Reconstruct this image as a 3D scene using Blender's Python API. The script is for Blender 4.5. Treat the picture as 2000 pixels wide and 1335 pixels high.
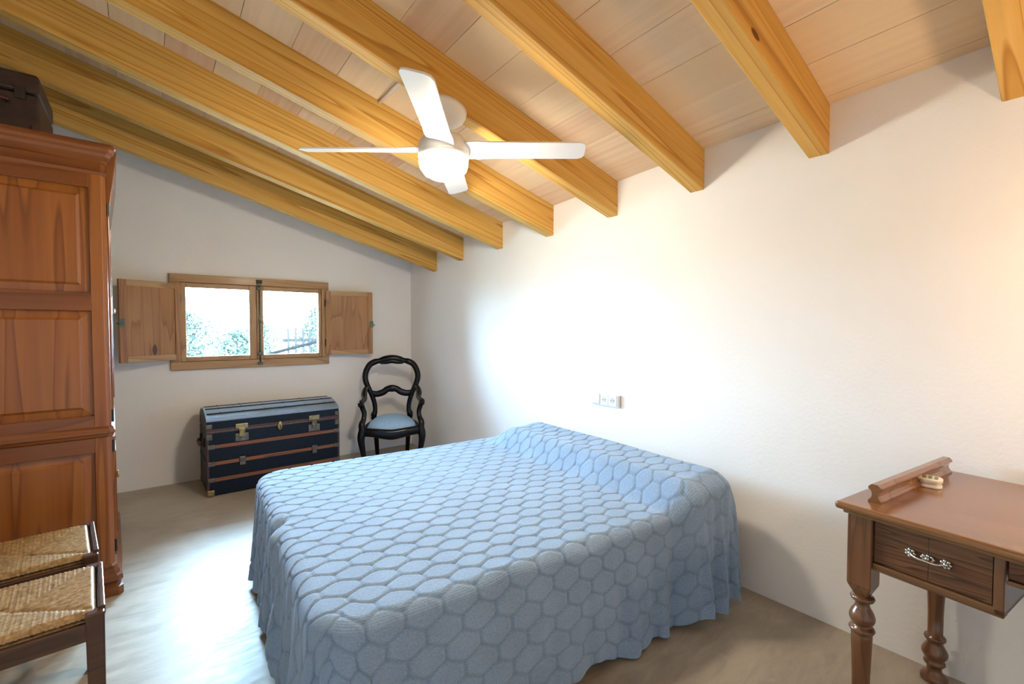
import bpy, math, random
import numpy as np
from mathutils import Vector, Matrix
random.seed(7); np.random.seed(7)
for o in list(bpy.data.objects): bpy.data.objects.remove(o, do_unlink=True)
scene = bpy.context.scene
COL = scene.collection
PI = math.pi

# ------------------------------------------------------------------ camera, world, exposure
CAM = Vector((-2.3287, -4.7577, 1.30))
cam_d = bpy.data.cameras.new('camera'); cam = bpy.data.objects.new('camera', cam_d); COL.objects.link(cam)
cam_d.sensor_width = 36.0; cam_d.lens = 36.0 * 897.76 / 2000.0
cam_d.clip_start = 0.05; cam_d.clip_end = 200
yaw, pitch = math.radians(38.4806), math.radians(-1.6626)
fw = Vector((math.sin(yaw)*math.cos(pitch), math.cos(yaw)*math.cos(pitch), math.sin(pitch)))
cam.location = CAM; cam.rotation_euler = fw.to_track_quat('-Z', 'Y').to_euler()
scene.camera = cam

world = bpy.data.worlds.new('sky'); scene.world = world; world.use_nodes = True
wn = world.node_tree; bg = wn.nodes['Background']
bg.inputs['Color'].default_value = (0.48, 0.75, 1.0, 1)
bg.inputs['Strength'].default_value = 80.0

def portal(name, loc, rot, sx, sy):
    l = bpy.data.lights.new(name, 'AREA'); l.shape = 'RECTANGLE'; l.size = sx; l.size_y = sy
    o = bpy.data.objects.new(name, l); COL.objects.link(o); o.location = loc; o.rotation_euler = rot
    l.cycles.is_portal = True
    return o
portal('window_portal', (-1.54, 0.215, 1.3525), (-PI/2, 0, 0), 1.18, 0.705)

scene.view_settings.view_transform = 'Standard'
scene.view_settings.look = 'None'
scene.view_settings.exposure = 1.08
scene.view_settings.gamma = 1.0
scene.view_settings.use_curve_mapping = False

LAMP_STRENGTH = 84.0
LAMP_COL = (1.0, 0.87, 0.68, 1)

# ------------------------------------------------------------------ materials
def new_mat(name):
    m = bpy.data.materials.new(name); m.use_nodes = True
    nt = m.node_tree; b = nt.nodes['Principled BSDF']
    return m, nt, b
def N(nt, t, **kw):
    n = nt.nodes.new(t)
    for k, v in kw.items():
        if k.startswith('_'): setattr(n, k[1:], v)
        else:
            key = k.replace('__', ' ')
            n.inputs[key].default_value = v
    return n
def L(nt, a, b): nt.links.new(a, b)
def ramp(nt, fac, stops):
    r = nt.nodes.new('ShaderNodeValToRGB'); e = r.color_ramp.elements
    while len(e) < len(stops): e.new(0.5)
    for i, (p, c) in enumerate(stops):
        e[i].position = p; e[i].color = (c[0], c[1], c[2], 1)
    L(nt, fac, r.inputs[0]); return r.outputs[0]
def bump(nt, b, h, strength, dist):
    bp = N(nt, 'ShaderNodeBump'); bp.inputs['Strength'].default_value = strength; bp.inputs['Distance'].default_value = dist
    L(nt, h, bp.inputs['Height']); L(nt, bp.outputs[0], b.inputs['Normal'])
def coords(nt, scale=(1, 1, 1), rnd=True, kind='Object'):
    tc = nt.nodes.new('ShaderNodeTexCoord'); mp = nt.nodes.new('ShaderNodeMapping')
    mp.inputs['Scale'].default_value = scale
    L(nt, tc.outputs[kind], mp.inputs[0])
    if not rnd: return mp.outputs[0]
    oi = nt.nodes.new('ShaderNodeObjectInfo'); mu = N(nt, 'ShaderNodeMath', _operation='MULTIPLY'); mu.inputs[1].default_value = 37.0
    L(nt, oi.outputs['Random'], mu.inputs[0])
    ad = N(nt, 'ShaderNodeVectorMath', _operation='ADD'); L(nt, mp.outputs[0], ad.inputs[0]); L(nt, mu.outputs[0], ad.inputs[1])
    return ad.outputs[0]
def plain(name, col, rough=0.5, metal=0.0, noise=0.0, nscale=20, coat=0.0, spec=0.5, bumpd=0.0):
    m, nt, b = new_mat(name)
    b.inputs['Base Color'].default_value = (*col, 1); b.inputs['Roughness'].default_value = rough
    b.inputs['Metallic'].default_value = metal; b.inputs['Coat Weight'].default_value = coat
    b.inputs['Specular IOR Level'].default_value = spec
    if noise or bumpd:
        v = coords(nt); t = N(nt, 'ShaderNodeTexNoise', Scale=nscale, Detail=5); L(nt, v, t.inputs['Vector'])
        if noise:
            lo = tuple(c*(1-noise) for c in col); hi = tuple(min(1, c*(1+noise)) for c in col)
            L(nt, ramp(nt, t.outputs[0], [(0.3, lo), (0.7, hi)]), b.inputs['Base Color'])
        if bumpd: bump(nt, b, t.outputs[0], 0.5, bumpd)
    return m
def wood(name, light, mid, dark, axis=0, cross=6.0, along=0.5, rings=7.0, rough=0.35, coat=0.0, knots=0.0, fibre=60, contrast=1.0, kscale=1.0):
    m, nt, b = new_mat(name)
    sc = [cross]*3; sc[axis] = along
    v = coords(nt, tuple(sc))
    n1 = N(nt, 'ShaderNodeTexNoise', Scale=1.0, Detail=1.2, Roughness=0.4, Distortion=0.25); L(nt, v, n1.inputs['Vector'])
    mu = N(nt, 'ShaderNodeMath', _operation='MULTIPLY'); mu.inputs[1].default_value = rings; L(nt, n1.outputs[0], mu.inputs[0])
    pp = N(nt, 'ShaderNodeMath', _operation='FRACT'); L(nt, mu.outputs[0], pp.inputs[0])
    g = ramp(nt, pp.outputs[0], [(0.0, light), (0.45, tuple(light[i]*.5+mid[i]*.5 for i in range(3))), (0.8, mid), (0.93, dark), (1.0, light)])
    sf = [fibre]*3; sf[axis] = fibre*0.04
    v2 = coords(nt, tuple(sf)); n2 = N(nt, 'ShaderNodeTexNoise', Scale=1.0, Detail=4); L(nt, v2, n2.inputs['Vector'])
    f2 = ramp(nt, n2.outputs[0], [(0.3, (1-.22*contrast,)*3), (0.7, (1, 1, 1))])
    mx = N(nt, 'ShaderNodeMix', _data_type='RGBA', _blend_type='MULTIPLY'); mx.inputs[0].default_value = 1.0
    mx0 = N(nt, 'ShaderNodeMix', _data_type='RGBA'); mx0.inputs[0].default_value = contrast
    mx0.inputs[6].default_value = (*[light[i]*.55+mid[i]*.45 for i in range(3)], 1); L(nt, g, mx0.inputs[7])
    L(nt, mx0.outputs[2], mx.inputs[6]); L(nt, f2, mx.inputs[7])
    out = mx.outputs[2]
    if knots:
        sk = [3.2*kscale]*3; sk[axis] = 1.3*kscale
        v3 = coords(nt, tuple(sk)); vo = N(nt, 'ShaderNodeTexVoronoi', Scale=1.0, Randomness=1.0); L(nt, v3, vo.inputs['Vector'])
        kk = ramp(nt, vo.outputs['Distance'], [(0.0, (1, 1, 1)), (knots*.7, (1, 1, 1)), (knots, (0, 0, 0))])
        mk = N(nt, 'ShaderNodeMix', _data_type='RGBA'); L(nt, kk, mk.inputs[0]); L(nt, out, mk.inputs[6])
        mk.inputs[7].default_value = (dark[0]*.35, dark[1]*.3, dark[2]*.3, 1); out = mk.outputs[2]
    L(nt, out, b.inputs['Base Color'])
    b.inputs['Roughness'].default_value = rough; b.inputs['Coat Weight'].default_value = coat; b.inputs['Coat Roughness'].default_value = 0.15
    if rough > .5: b.inputs['Specular IOR Level'].default_value = 0.2
    bump(nt, b, n2.outputs[0], 0.15, 0.002)
    return m

def plaster():
    m, nt, b = new_mat('white_plaster')
    v = coords(nt, rnd=False)
    n = N(nt, 'ShaderNodeTexNoise', Scale=55, Detail=6, Roughness=0.6); L(nt, v, n.inputs['Vector'])
    n2 = N(nt, 'ShaderNodeTexNoise', Scale=2.0, Detail=3); L(nt, v, n2.inputs['Vector'])
    L(nt, ramp(nt, n2.outputs[0], [(0.3, (0.85, 0.845, 0.835)), (0.7, (0.885, 0.88, 0.87))]), b.inputs['Base Color'])
    b.inputs['Roughness'].default_value = 0.85; b.inputs['Specular IOR Level'].default_value = 0.2
    ad = N(nt, 'ShaderNodeMath', _operation='ADD'); L(nt, n.outputs[0], ad.inputs[0]); L(nt, n2.outputs[0], ad.inputs[1])
    bump(nt, b, ad.outputs[0], 0.16, 0.008)
    return m
def concrete():
    m, nt, b = new_mat('polished_cement')
    v = coords(nt, rnd=False)
    a = N(nt, 'ShaderNodeTexNoise', Scale=1.1, Detail=5, Roughness=0.55, Distortion=0.6); L(nt, v, a.inputs['Vector'])
    v2 = coords(nt, (3.0, 10.0, 1), rnd=False)
    c = N(nt, 'ShaderNodeTexNoise', Scale=1.5, Detail=7, Roughness=0.65, Distortion=1.2); L(nt, v2, c.inputs['Vector'])
    c1 = ramp(nt, a.outputs[0], [(0.28, (0.29, 0.245, 0.19)), (0.5, (0.41, 0.355, 0.28)), (0.72, (0.51, 0.45, 0.365))])
    c2 = ramp(nt, c.outputs[0], [(0.3, (0.78, 0.78, 0.78)), (0.7, (1.1, 1.1, 1.1))])
    mx = N(nt, 'ShaderNodeMix', _data_type='RGBA', _blend_type='MULTIPLY'); mx.inputs[0].default_value = 1
    L(nt, c1, mx.inputs[6]); L(nt, c2, mx.inputs[7]); L(nt, mx.outputs[2], b.inputs['Base Color'])
    r = ramp(nt, c.outputs[0], [(0.3, (0.30,)*3), (0.7, (0.52,)*3)]); L(nt, r, b.inputs['Roughness'])
    bump(nt, b, c.outputs[0], 0.12, 0.004)
    return m
def tile_mat():
    m, nt, b = new_mat('pale_terracotta')
    v = coords(nt, (40, 1.2, 1)); n = N(nt, 'ShaderNodeTexNoise', Scale=1, Detail=3); L(nt, v, n.inputs['Vector'])
    oi = nt.nodes.new('ShaderNodeObjectInfo')
    c1 = ramp(nt, oi.outputs['Random'], [(0.0, (0.82, 0.63, 0.40)), (0.5, (0.86, 0.68, 0.45)), (0.8, (0.87, 0.70, 0.49)), (1.0, (0.80, 0.56, 0.36))])
    # faint streaks, stronger on some tiles
    st = ramp(nt, n.outputs[0], [(0.35, (0.88, 0.82, 0.78)), (0.65, (1, 1, 1))])
    gt = N(nt, 'ShaderNodeMath', _operation='MULTIPLY_ADD'); L(nt, oi.outputs['Random'], gt.inputs[0]); gt.inputs[1].default_value = 0.8; gt.inputs[2].default_value = 0.1
    mx = N(nt, 'ShaderNodeMix', _data_type='RGBA', _blend_type='MULTIPLY'); L(nt, gt.outputs[0], mx.inputs[0]); L(nt, c1, mx.inputs[6]); L(nt, st, mx.inputs[7])
    L(nt, mx.outputs[2], b.inputs['Base Color']); b.inputs['Roughness'].default_value = 0.75; b.inputs['Specular IOR Level'].default_value = 0.25
    return m
def knit():
    m, nt, b = new_mat('blue_cable_knit')
    v = coords(nt, (1, 1, 1), rnd=False, kind='UV')
    w = N(nt, 'ShaderNodeTexWave', Scale=46.0, Distortion=1.2, Detail=2, _bands_direction='Y'); w.inputs['Detail Scale'].default_value = 40
    L(nt, v, w.inputs['Vector'])
    n = N(nt, 'ShaderNodeTexNoise', Scale=150, Detail=4); L(nt, v, n.inputs['Vector'])
    n3 = N(nt, 'ShaderNodeTexNoise', Scale=6, Detail=3); L(nt, v, n3.inputs['Vector'])
    c = ramp(nt, n.outputs[0], [(0.3, (0.205, 0.315, 0.475)), (0.7, (0.300, 0.425, 0.610))])
    c2 = ramp(nt, n3.outputs[0], [(0.3, (0.92,)*3), (0.7, (1.05,)*3)])
    mx = N(nt, 'ShaderNodeMix', _data_type='RGBA', _blend_type='MULTIPLY'); mx.inputs[0].default_value = 1
    L(nt, c, mx.inputs[6]); L(nt, c2, mx.inputs[7])
    at = nt.nodes.new('ShaderNodeAttribute'); at.attribute_name = 'groove_shade'  # shade in the knit grooves, painted into the colour as a darker blue
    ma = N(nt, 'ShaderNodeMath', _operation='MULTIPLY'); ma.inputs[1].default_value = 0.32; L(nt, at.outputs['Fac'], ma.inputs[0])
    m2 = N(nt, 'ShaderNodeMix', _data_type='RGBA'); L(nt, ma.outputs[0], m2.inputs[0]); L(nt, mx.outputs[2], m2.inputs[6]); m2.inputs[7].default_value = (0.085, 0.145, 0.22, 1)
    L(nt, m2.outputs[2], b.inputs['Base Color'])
    b.inputs['Roughness'].default_value = 0.9; b.inputs['Specular IOR Level'].default_value = 0.15
    b.inputs['Sheen Weight'].default_value = 0.35; b.inputs['Sheen Roughness'].default_value = 0.5; b.inputs['Sheen Tint'].default_value = (0.8, 0.88, 1, 1)
    ad = N(nt, 'ShaderNodeMath', _operation='ADD'); L(nt, w.outputs[1], ad.inputs[0]); L(nt, n.outputs[0], ad.inputs[1])
    bump(nt, b, ad.outputs[0], 0.35, 0.003)
    return m
def rush():
    m, nt, b = new_mat('woven_rush')
    v = coords(nt); n = N(nt, 'ShaderNodeTexNoise', Scale=70, Detail=4, Roughness=0.7); L(nt, v, n.inputs['Vector'])
    L(nt, ramp(nt, n.outputs[0], [(0.25, (0.10, 0.05, 0.015)), (0.5, (0.33, 0.20, 0.08)), (0.75, (0.55, 0.39, 0.20))]), b.inputs['Base Color'])
    b.inputs['Roughness'].default_value = 0.38
    return m
def glass():
    m, nt, b = new_mat('clear_glass')
    g = nt.nodes.new('ShaderNodeBsdfGlossy'); g.inputs['Roughness'].default_value = 0.02
    t = nt.nodes.new('ShaderNodeBsdfTransparent'); t.inputs['Color'].default_value = (0.96, 0.98, 0.98, 1)
    fr = nt.nodes.new('ShaderNodeFresnel'); fr.inputs['IOR'].default_value = 1.45
    mx = nt.nodes.new('ShaderNodeMixShader'); L(nt, fr.outputs[0], mx.inputs[0]); L(nt, t.outputs[0], mx.inputs[1]); L(nt, g.outputs[0], mx.inputs[2])
    L(nt, mx.outputs[0], nt.nodes['Material Output'].inputs[0])
    return m
def emis(name, col, s):
    m, nt, b = new_mat(name); b.inputs['Base Color'].default_value = (0.9, 0.9, 0.88, 1)
    b.inputs['Emission Color'].default_value = col; b.inputs['Emission Strength'].default_value = s
    return m
def leafmat(name, c1, c2):
    m, nt, b = new_mat(name); oi = coords(nt); n = N(nt, 'ShaderNodeTexNoise', Scale=9, Detail=2); L(nt, oi, n.inputs['Vector'])
    L(nt, ramp(nt, n.outputs[0], [(0.3, c1), (0.7, c2)]), b.inputs['Base Color']); b.inputs['Roughness'].default_value = 0.9; b.inputs['Specular IOR Level'].default_value = 0.02
    return m

M = dict(
    plaster=plaster(), floor=concrete(), tile=tile_mat(), knit=knit(), rush=rush(), glass=glass(),
    beam=wood('pine_beam', (0.76, 0.465, 0.135), (0.65, 0.345, 0.07), (0.43, 0.175, 0.025), 0, 9.0, 0.22, 10, 0.6, 0.0, knots=0.05, contrast=0.78),
    cherry=wood('cherry_wood', (0.335, 0.115, 0.020), (0.26, 0.075, 0.011), (0.15, 0.036, 0.005), 2, 8, 0.45, 6, 0.33, 0.25, knots=0.03, contrast=0.75),
    cherry_h=wood('cherry_wood_rail', (0.235, 0.073, 0.013), (0.175, 0.047, 0.008), (0.10, 0.024, 0.004), 0, 3.5, 0.5, 7, 0.33, 0.25, contrast=0.7),
    walnut=wood('walnut', (0.22, 0.100, 0.036), (0.15, 0.062, 0.02), (0.075, 0.026, 0.01), 0, 7, 0.6, 7, 0.28, 0.45, contrast=0.7),
    walnut_top=wood('walnut_top', (0.28, 0.125, 0.042), (0.21, 0.085, 0.027), (0.13, 0.048, 0.016), 0, 5, 0.5, 6, 0.25, 0.5, contrast=0.5),
    walnut_v=wood('walnut_leg', (0.20, 0.082, 0.032), (0.135, 0.05, 0.018), (0.07, 0.024, 0.009), 2, 18, 1.6, 6, 0.28, 0.45, contrast=0.6),
    drawer=wood('drawer_veneer', (0.175, 0.066, 0.024), (0.10, 0.034, 0.012), (0.04, 0.014, 0.006), 0, 26, 2.2, 9, 0.28, 0.4, contrast=1.0),
    shutter=wood('shutter_pine', (0.42, 0.205, 0.075), (0.34, 0.145, 0.045), (0.21, 0.075, 0.022), 2, 10, 0.7, 6, 0.45, 0.1, knots=0.13, contrast=0.7, kscale=2.0),
    frame=wood('window_pine', (0.50, 0.31, 0.15), (0.43, 0.24, 0.10), (0.28, 0.13, 0.045), 0, 5, 0.6, 7, 0.45, 0.1, knots=0.05, contrast=0.7, kscale=1.6),
    frame_v=wood('window_pine_upright', (0.50, 0.31, 0.15), (0.43, 0.24, 0.10), (0.28, 0.13, 0.045), 2, 5, 0.6, 7, 0.45, 0.1, knots=0.05, contrast=0.7, kscale=1.6),
    rushwood=wood('dark_chair_wood', (0.085, 0.036, 0.018), (0.06, 0.024, 0.012), (0.03, 0.012, 0.006), 0, 8, 0.8, 6, 0.32, 0.3, contrast=0.6),
    slat=wood('trunk_slat_wood', (0.27, 0.098, 0.042), (0.20, 0.065, 0.026), (0.10, 0.032, 0.014), 0, 10, 1.0, 6, 0.5, 0.0, contrast=0.8),
    bedwood=plain('bed_base_dark', (0.035, 0.022, 0.016), 0.5),
    mattress=plain('mattress_ticking', (0.6, 0.6, 0.58), 0.8, noise=.05),
    lacquer=plain('black_lacquer', (0.003, 0.003, 0.0035), 0.24, spec=0.3),
    velvet=plain('pale_blue_velvet', (0.30, 0.49, 0.72), 0.75, noise=.08, nscale=60, bumpd=.001),
    canvas=plain('dark_blue_canvas', (0.004, 0.008, 0.014), 0.42, noise=.35, nscale=80, bumpd=.0006, spec=0.25),
    lid=plain('lid_sheet', (0.30, 0.36, 0.44), 0.30, 0.55, noise=.06, nscale=30),
    leather=plain('brown_leather', (0.075, 0.024, 0.018), 0.45, noise=.3, nscale=50, bumpd=.001),
    brass=plain('old_brass', (0.36, 0.26, 0.11), 0.4, 1.0, noise=.25, nscale=40),
    pewter=plain('tarnished_steel', (0.17, 0.14, 0.11), 0.45, 1.0, noise=.35, nscale=40),
    iron=plain('dark_iron', (0.05, 0.045, 0.04), 0.5, 0.8),
    verdigris=plain('greenish_iron', (0.10, 0.13, 0.105), 0.5, 0.4, noise=.3, nscale=40),
    silver=plain('silvered_brass', (0.62, 0.60, 0.56), 0.28, 1.0),
    white=plain('white_enamel', (0.82, 0.80, 0.77), 0.35),
    plastic=plain('white_plastic', (0.80, 0.80, 0.79), 0.3),
    plastic_grey=plain('grey_plastic', (0.58, 0.58, 0.58), 0.4),
    beige=plain('beige_plastic_edge', (0.45, 0.36, 0.30), 0.5),
    dark=plain('socket_black', (0.03, 0.03, 0.03), 0.5),
    ivory=plain('ivory_ceramic', (0.88, 0.85, 0.78), 0.3, coat=.4),
    green=plain('olive_glaze', (0.14, 0.17, 0.04), 0.35),
    case=plain('dark_brown_case', (0.030, 0.014, 0.010), 0.5, noise=.3, nscale=30, bumpd=.0006),
    globe=emis('lit_opal_glass', LAMP_COL, LAMP_STRENGTH),
    bulb=emis('lit_bulb', (1.0, 0.62, 0.30, 1), 52.0),
    ground=plain('dry_ground', (0.30, 0.26, 0.20), 0.9, noise=.25, nscale=3),
    leaf=leafmat('shrub_leaf', (0.016, 0.024, 0.018), (0.036, 0.046, 0.038)),
    bark=plain('grey_bark', (0.010, 0.0095, 0.009), 0.9, noise=.3, spec=0.0),
    render=plain('outer_render', (0.5, 0.47, 0.42), 0.9),
    galv=plain('galvanised_rail', (0.0045, 0.0045, 0.0045), 0.9, 0.0, spec=0.0),
)

# ------------------------------------------------------------------ mesh helpers: every generator returns (verts, faces)
def box(x0, x1, y0, y1, z0, z1):
    v = [(x0,y0,z0),(x1,y0,z0),(x1,y1,z0),(x0,y1,z0),(x0,y0,z1),(x1,y0,z1),(x1,y1,z1),(x0,y1,z1)]
    return v, [(0,3,2,1),(4,5,6,7),(0,1,5,4),(1,2,6,5),(2,3,7,6),(3,0,4,7)]
def hexa(b, t):      # four bottom points, four top points, both counter-clockwise from above
    return list(b)+list(t), [(0,3,2,1),(4,5,6,7),(0,1,5,4),(1,2,6,5),(2,3,7,6),(3,0,4,7)]
def extrude(poly, axis, a0, a1):   # poly of 2-D points in the other two axes (order x,y,z without axis)
    def pt(p, a):
        q = list(p); q.insert(axis, a); return tuple(q)
    n = len(poly); v = [pt(p, a0) for p in poly]+[pt(p, a1) for p in poly]
    f = [tuple(range(n))[::-1], tuple(range(n, 2*n))]+[(i, (i+1) % n, n+(i+1) % n, n+i) for i in range(n)]
    return v, f
def lathe(prof, c=(0, 0, 0), seg=24, axis=2, cap=True):   # prof of (radius, height)
    v = []; f = []
    for r, h in prof:
        for k in range(seg):
            a = 2*PI*k/seg; p = [r*math.cos(a), r*math.sin(a)]
            p.insert(axis, h); v.append((p[0]+c[0], p[1]+c[1], p[2]+c[2]))
    for i in range(len(prof)-1):
        for k in range(seg):
            f.append((i*seg+k, i*seg+(k+1) % seg, (i+1)*seg+(k+1) % seg, (i+1)*seg+k))
    if cap:
        f.append(tuple(range(seg))[::-1]); f.append(tuple(range((len(prof)-1)*seg, len(prof)*seg)))
    return v, f
def smoothpath(pts, n=6):
    # Catmull-Rom through the points; each point may carry extra values
    P = [np.array(p, float) for p in pts]; out = []
    for i in range(len(P)-1):
        p0 = P[max(0, i-1)]; p1 = P[i]; p2 = P[i+1]; p3 = P[min(len(P)-1, i+2)]
        for k in range(n):
            t = k/n
            out.append(0.5*((2*p1)+(-p0+p2)*t+(2*p0-5*p1+4*p2-p3)*t*t+(-p0+3*p1-3*p2+p3)*t**3))
    out.append(P[-1]); return out
def tube(pts, rad, seg=10, flat=1.0, closed=False, up=(0, 0, 1), cap=True):
    # pts: 3-D points; rad: number or list; flat squashes the section along 'up'
    P = [Vector(p[:3]) for p in pts]; n = len(P)
    R = rad if isinstance(rad, (list, tuple)) else [rad]*n
    v = []; f = []
    u0 = Vector(up)
    for i in range(n):
        if closed: t = (P[(i+1) % n]-P[i-1])
        else: t = P[min(n-1, i+1)]-P[max(0, i-1)]
        t.normalize(); s = t.cross(u0)
        if s.length < 1e-4: s = t.cross(Vector((1, 0, 0)))
        s.normalize(); w = s.cross(t)
        for k in range(seg):
            a = 2*PI*k/seg
            q = P[i]+s*(R[i]*math.cos(a))+w*(R[i]*flat*math.sin(a)); v.append(tuple(q))
    m = n if closed else n-1
    for i in range(m):
        j = (i+1) % n
        for k in range(seg): f.append((i*seg+k, i*seg+(k+1) % seg, j*seg+(k+1) % seg, j*seg+k))
    if not closed and cap:
        f.append(tuple(range(seg))[::-1]); f.append(tuple(range((n-1)*seg, n*seg)))
    return v, f
def ring_loft(rect, prof, chamfer=0.0):   # rect x0,x1,y0,y1 ; prof of (offset, z); chamfer on the +x corners
    x0, x1, y0, y1 = rect; v = []; f = []
    for o, z in prof:
        a0, a1, b0, b1 = x0-o, x1+o, y0-o, y1+o; c = chamfer
        ring = [(a0, b0), (a1-c, b0), (a1, b0+c), (a1, b1-c), (a1-c, b1), (a0, b1)]
        v += [(x, y, z) for x, y in ring]
    m = 6
    for i in range(len(prof)-1):
        for k in range(m): f.append((i*m+k, i*m+(k+1) % m, (i+1)*m+(k+1) % m, (i+1)*m+k))
    f.append(tuple(range(m))[::-1]); f.append(tuple(range((len(prof)-1)*m, len(prof)*m)))
    return v, f
def xf(g, loc=(0, 0, 0), rot=(0, 0, 0)):
    mt = Matrix.Translation(loc) @ Matrix.Rotation(rot[2], 4, 'Z') @ Matrix.Rotation(rot[1], 4, 'Y') @ Matrix.Rotation(rot[0], 4, 'X')
    return [tuple(mt @ Vector(p)) for p in g[0]], g[1]
def merge(*gs):
    v = []; f = []
    for g in gs:
        o = len(v); v += list(g[0]); f += [tuple(i+o for i in q) for q in g[1]]
    return v, f
def mesh(name, g, mat, smooth=False):
    me = bpy.data.meshes.new(name); me.from_pydata([tuple(map(float, p)) for p in g[0]], [], g[1]); me.update()
    if isinstance(mat, str): mat = M[mat]
    me.materials.append(mat)
    if smooth: me.shade_smooth()
    return me
def part(name, g, mat, parent=None, smooth=False, bevel=0.0, seg=2, label=None, sub=0, autosmooth=None):
    me = g if isinstance(g, bpy.types.Mesh) else mesh(name, g, mat, smooth)
    o = bpy.data.objects.new(name, me); COL.objects.link(o)
    if parent is not None: o.parent = parent
    if bevel:
        b = o.modifiers.new('bevel', 'BEVEL'); b.width = bevel; b.segments = seg; b.limit_method = 'ANGLE'; b.angle_limit = math.radians(40)
    if sub:
        s = o.modifiers.new('sub', 'SUBSURF'); s.levels = sub; s.render_levels = sub
    if label: o['label'] = label
    return o
def fixn(o):
    import bmesh
    bm = bmesh.new(); bm.from_mesh(o.data); bmesh.ops.recalc_face_normals(bm, faces=bm.faces); bm.to_mesh(o.data); bm.free(); return o
def thing(name, label, cat, loc=(0, 0, 0), rz=0.0, group=None):
    o = bpy.data.objects.new(name, None); COL.objects.link(o); o.location = loc; o.rotation_euler = (0, 0, rz); o.empty_display_size = 0.1
    o['label'] = label; o['category'] = cat
    if group: o['group'] = group
    return o
def tag(o, label, cat, group=None):
    o['label'] = label; o['category'] = cat
    if group: o['group'] = group
    return o
def struct(o, label=None):
    o['kind'] = 'structure'
    if label: o['label'] = label
    return o

# ------------------------------------------------------------------ the room
XL, YB, SL = -3.10, -5.90, 0.268
WALL_T = 0.22
beam_y = [-0.60, -1.102, -1.705, -2.313, -2.893, -3.466, -4.036, -4.628, -5.21, -5.79]
beam_z = [1.885, 1.940, 1.967, 1.977, 2.009, 2.037, 2.058, 2.082, 2.105, 2.13]
BW, BD = 0.080, 0.212
def zc(y):   # underside of the ceiling at the bed wall
    return float(np.interp(-y, [0.0]+[-a for a in beam_y]+[6.4], [1.825]+beam_z+[2.15]))+BD
def zceil(x, y): return zc(y)-SL*x

fl = part('floor', box(XL-WALL_T, 0.0+WALL_T, YB-WALL_T, WALL_T, -0.12, 0.0), 'floor'); struct(fl, 'polished grey-brown cement floor with cloudy mottling')

# bed wall: x = 0
ys = [0.0]+beam_y+[YB]
ys = sorted(set([WALL_T, 0.0]+beam_y+[YB-WALL_T]), reverse=True)
poly = [(y, -0.12) for y in (WALL_T, YB-WALL_T)]+[(y, zc(y)+0.10) for y in reversed(ys)]
g = extrude(poly, 0, 0.0, WALL_T)
wb = fixn(part('wall_bed', g, 'plaster')); struct(wb, 'white plastered wall at the head of the bed')
# window wall: y = 0 with an opening
WX0, WX1, WZ0, WZ1 = -2.130, -0.950, 1.000, 1.705
top = lambda x: zceil(x, 0)+0.10
g = merge(extrude([(XL-WALL_T, -0.12), (WX0, -0.12), (WX0, top(WX0)), (XL-WALL_T, top(XL-WALL_T))], 1, 0, WALL_T),
          extrude([(WX1, -0.12), (0.0, -0.12), (0.0, top(0)), (WX1, top(WX1))], 1, 0, WALL_T),
          extrude([(WX0, -0.12), (WX1, -0.12), (WX1, WZ0), (WX0, WZ0)], 1, 0, WALL_T),
          extrude([(WX0, WZ1), (WX1, WZ1), (WX1, top(WX1)), (WX0, top(WX0))], 1, 0, WALL_T))
ww = fixn(part('wall_window', g, 'plaster')); struct(ww, 'white plastered gable wall with the small window')
wl = part('wall_left', box(XL-WALL_T, XL, YB-WALL_T, 0.0, -0.12, 3.25), 'plaster'); struct(wl, 'white plastered wall behind the wardrobe')
g = box(XL, 0, YB-WALL_T, YB, -0.12, 3.25)
wk = part('wall_back', g, 'plaster'); struct(wk, 'white plastered wall opposite the window')

# ceiling: beams and clay tiles, each a part
ceiling = bpy.data.objects.new('ceiling', None); COL.objects.link(ceiling); struct(ceiling, 'sloping ceiling of pine beams and pale clay tiles')
SLA = math.atan(SL)
beam_mesh = mesh('beam', box((XL-.08)/math.cos(SLA), 0.12, 0.0, BW, 0.0, (BD+.004)*math.cos(SLA)), 'beam')
for y, z in zip(beam_y, beam_z):
    o = part('beam', beam_mesh, 'beam', ceiling, bevel=0.005); o.location = (0, y, z); o.rotation_euler = (0, SLA, 0)
edges = [0.0]+beam_y+[YB]
offs = [-0.12, -0.02, -0.07, -0.075, -0.245, -0.165, -0.125, -0.05, -0.1, -0.15, -0.2]
TW = 0.2155
for i in range(len(edges)-1):
    ya = edges[i]-(0.0 if i == 0 else 0.0); yb_ = edges[i+1]
    ya2 = ya+0.0 if i == 0 else ya+BW*0.5; yb2 = yb_+BW*0.5 if i < len(edges)-2 else yb_
    xs = [0.0]; x = offs[i]
    while x > XL: xs.append(x); x -= TW
    xs.append(XL)
    for a, b in zip(xs[:-1], xs[1:]):
        gp = 0.0011; a2, b2 = a-gp, b+gp
        if a2-b2 < 0.01: continue
        j = random.uniform(-0.0012, 0.0012)
        bt = [(b2, yb2, zceil(b2, yb2)+j), (a2, yb2, zceil(a2, yb2)+j), (a2, ya2, zceil(a2, ya2)+j), (b2, ya2, zceil(b2, ya2)+j)]
        cx, cy, cz = ((a2+b2)/2, (ya2+yb2)/2, zceil((a2+b2)/2, (ya2+yb2)/2))
        bt = [(p[0]-cx, p[1]-cy, p[2]-cz) for p in bt]
        o = part('tile', hexa(bt, [(p[0], p[1], p[2]+0.025) for p in bt]), 'tile', ceiling); o.location = (cx, cy, cz)
deck_b = []
ysd = sorted(set([WALL_T, 0.0]+beam_y+[YB-WALL_T]), reverse=True)
v = []; f = []
for y in ysd:
    for x in (WALL_T, XL-WALL_T):
        v += [(x, y, zceil(x, y)+0.027), (x, y, zceil(x, y)+0.12)]
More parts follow.
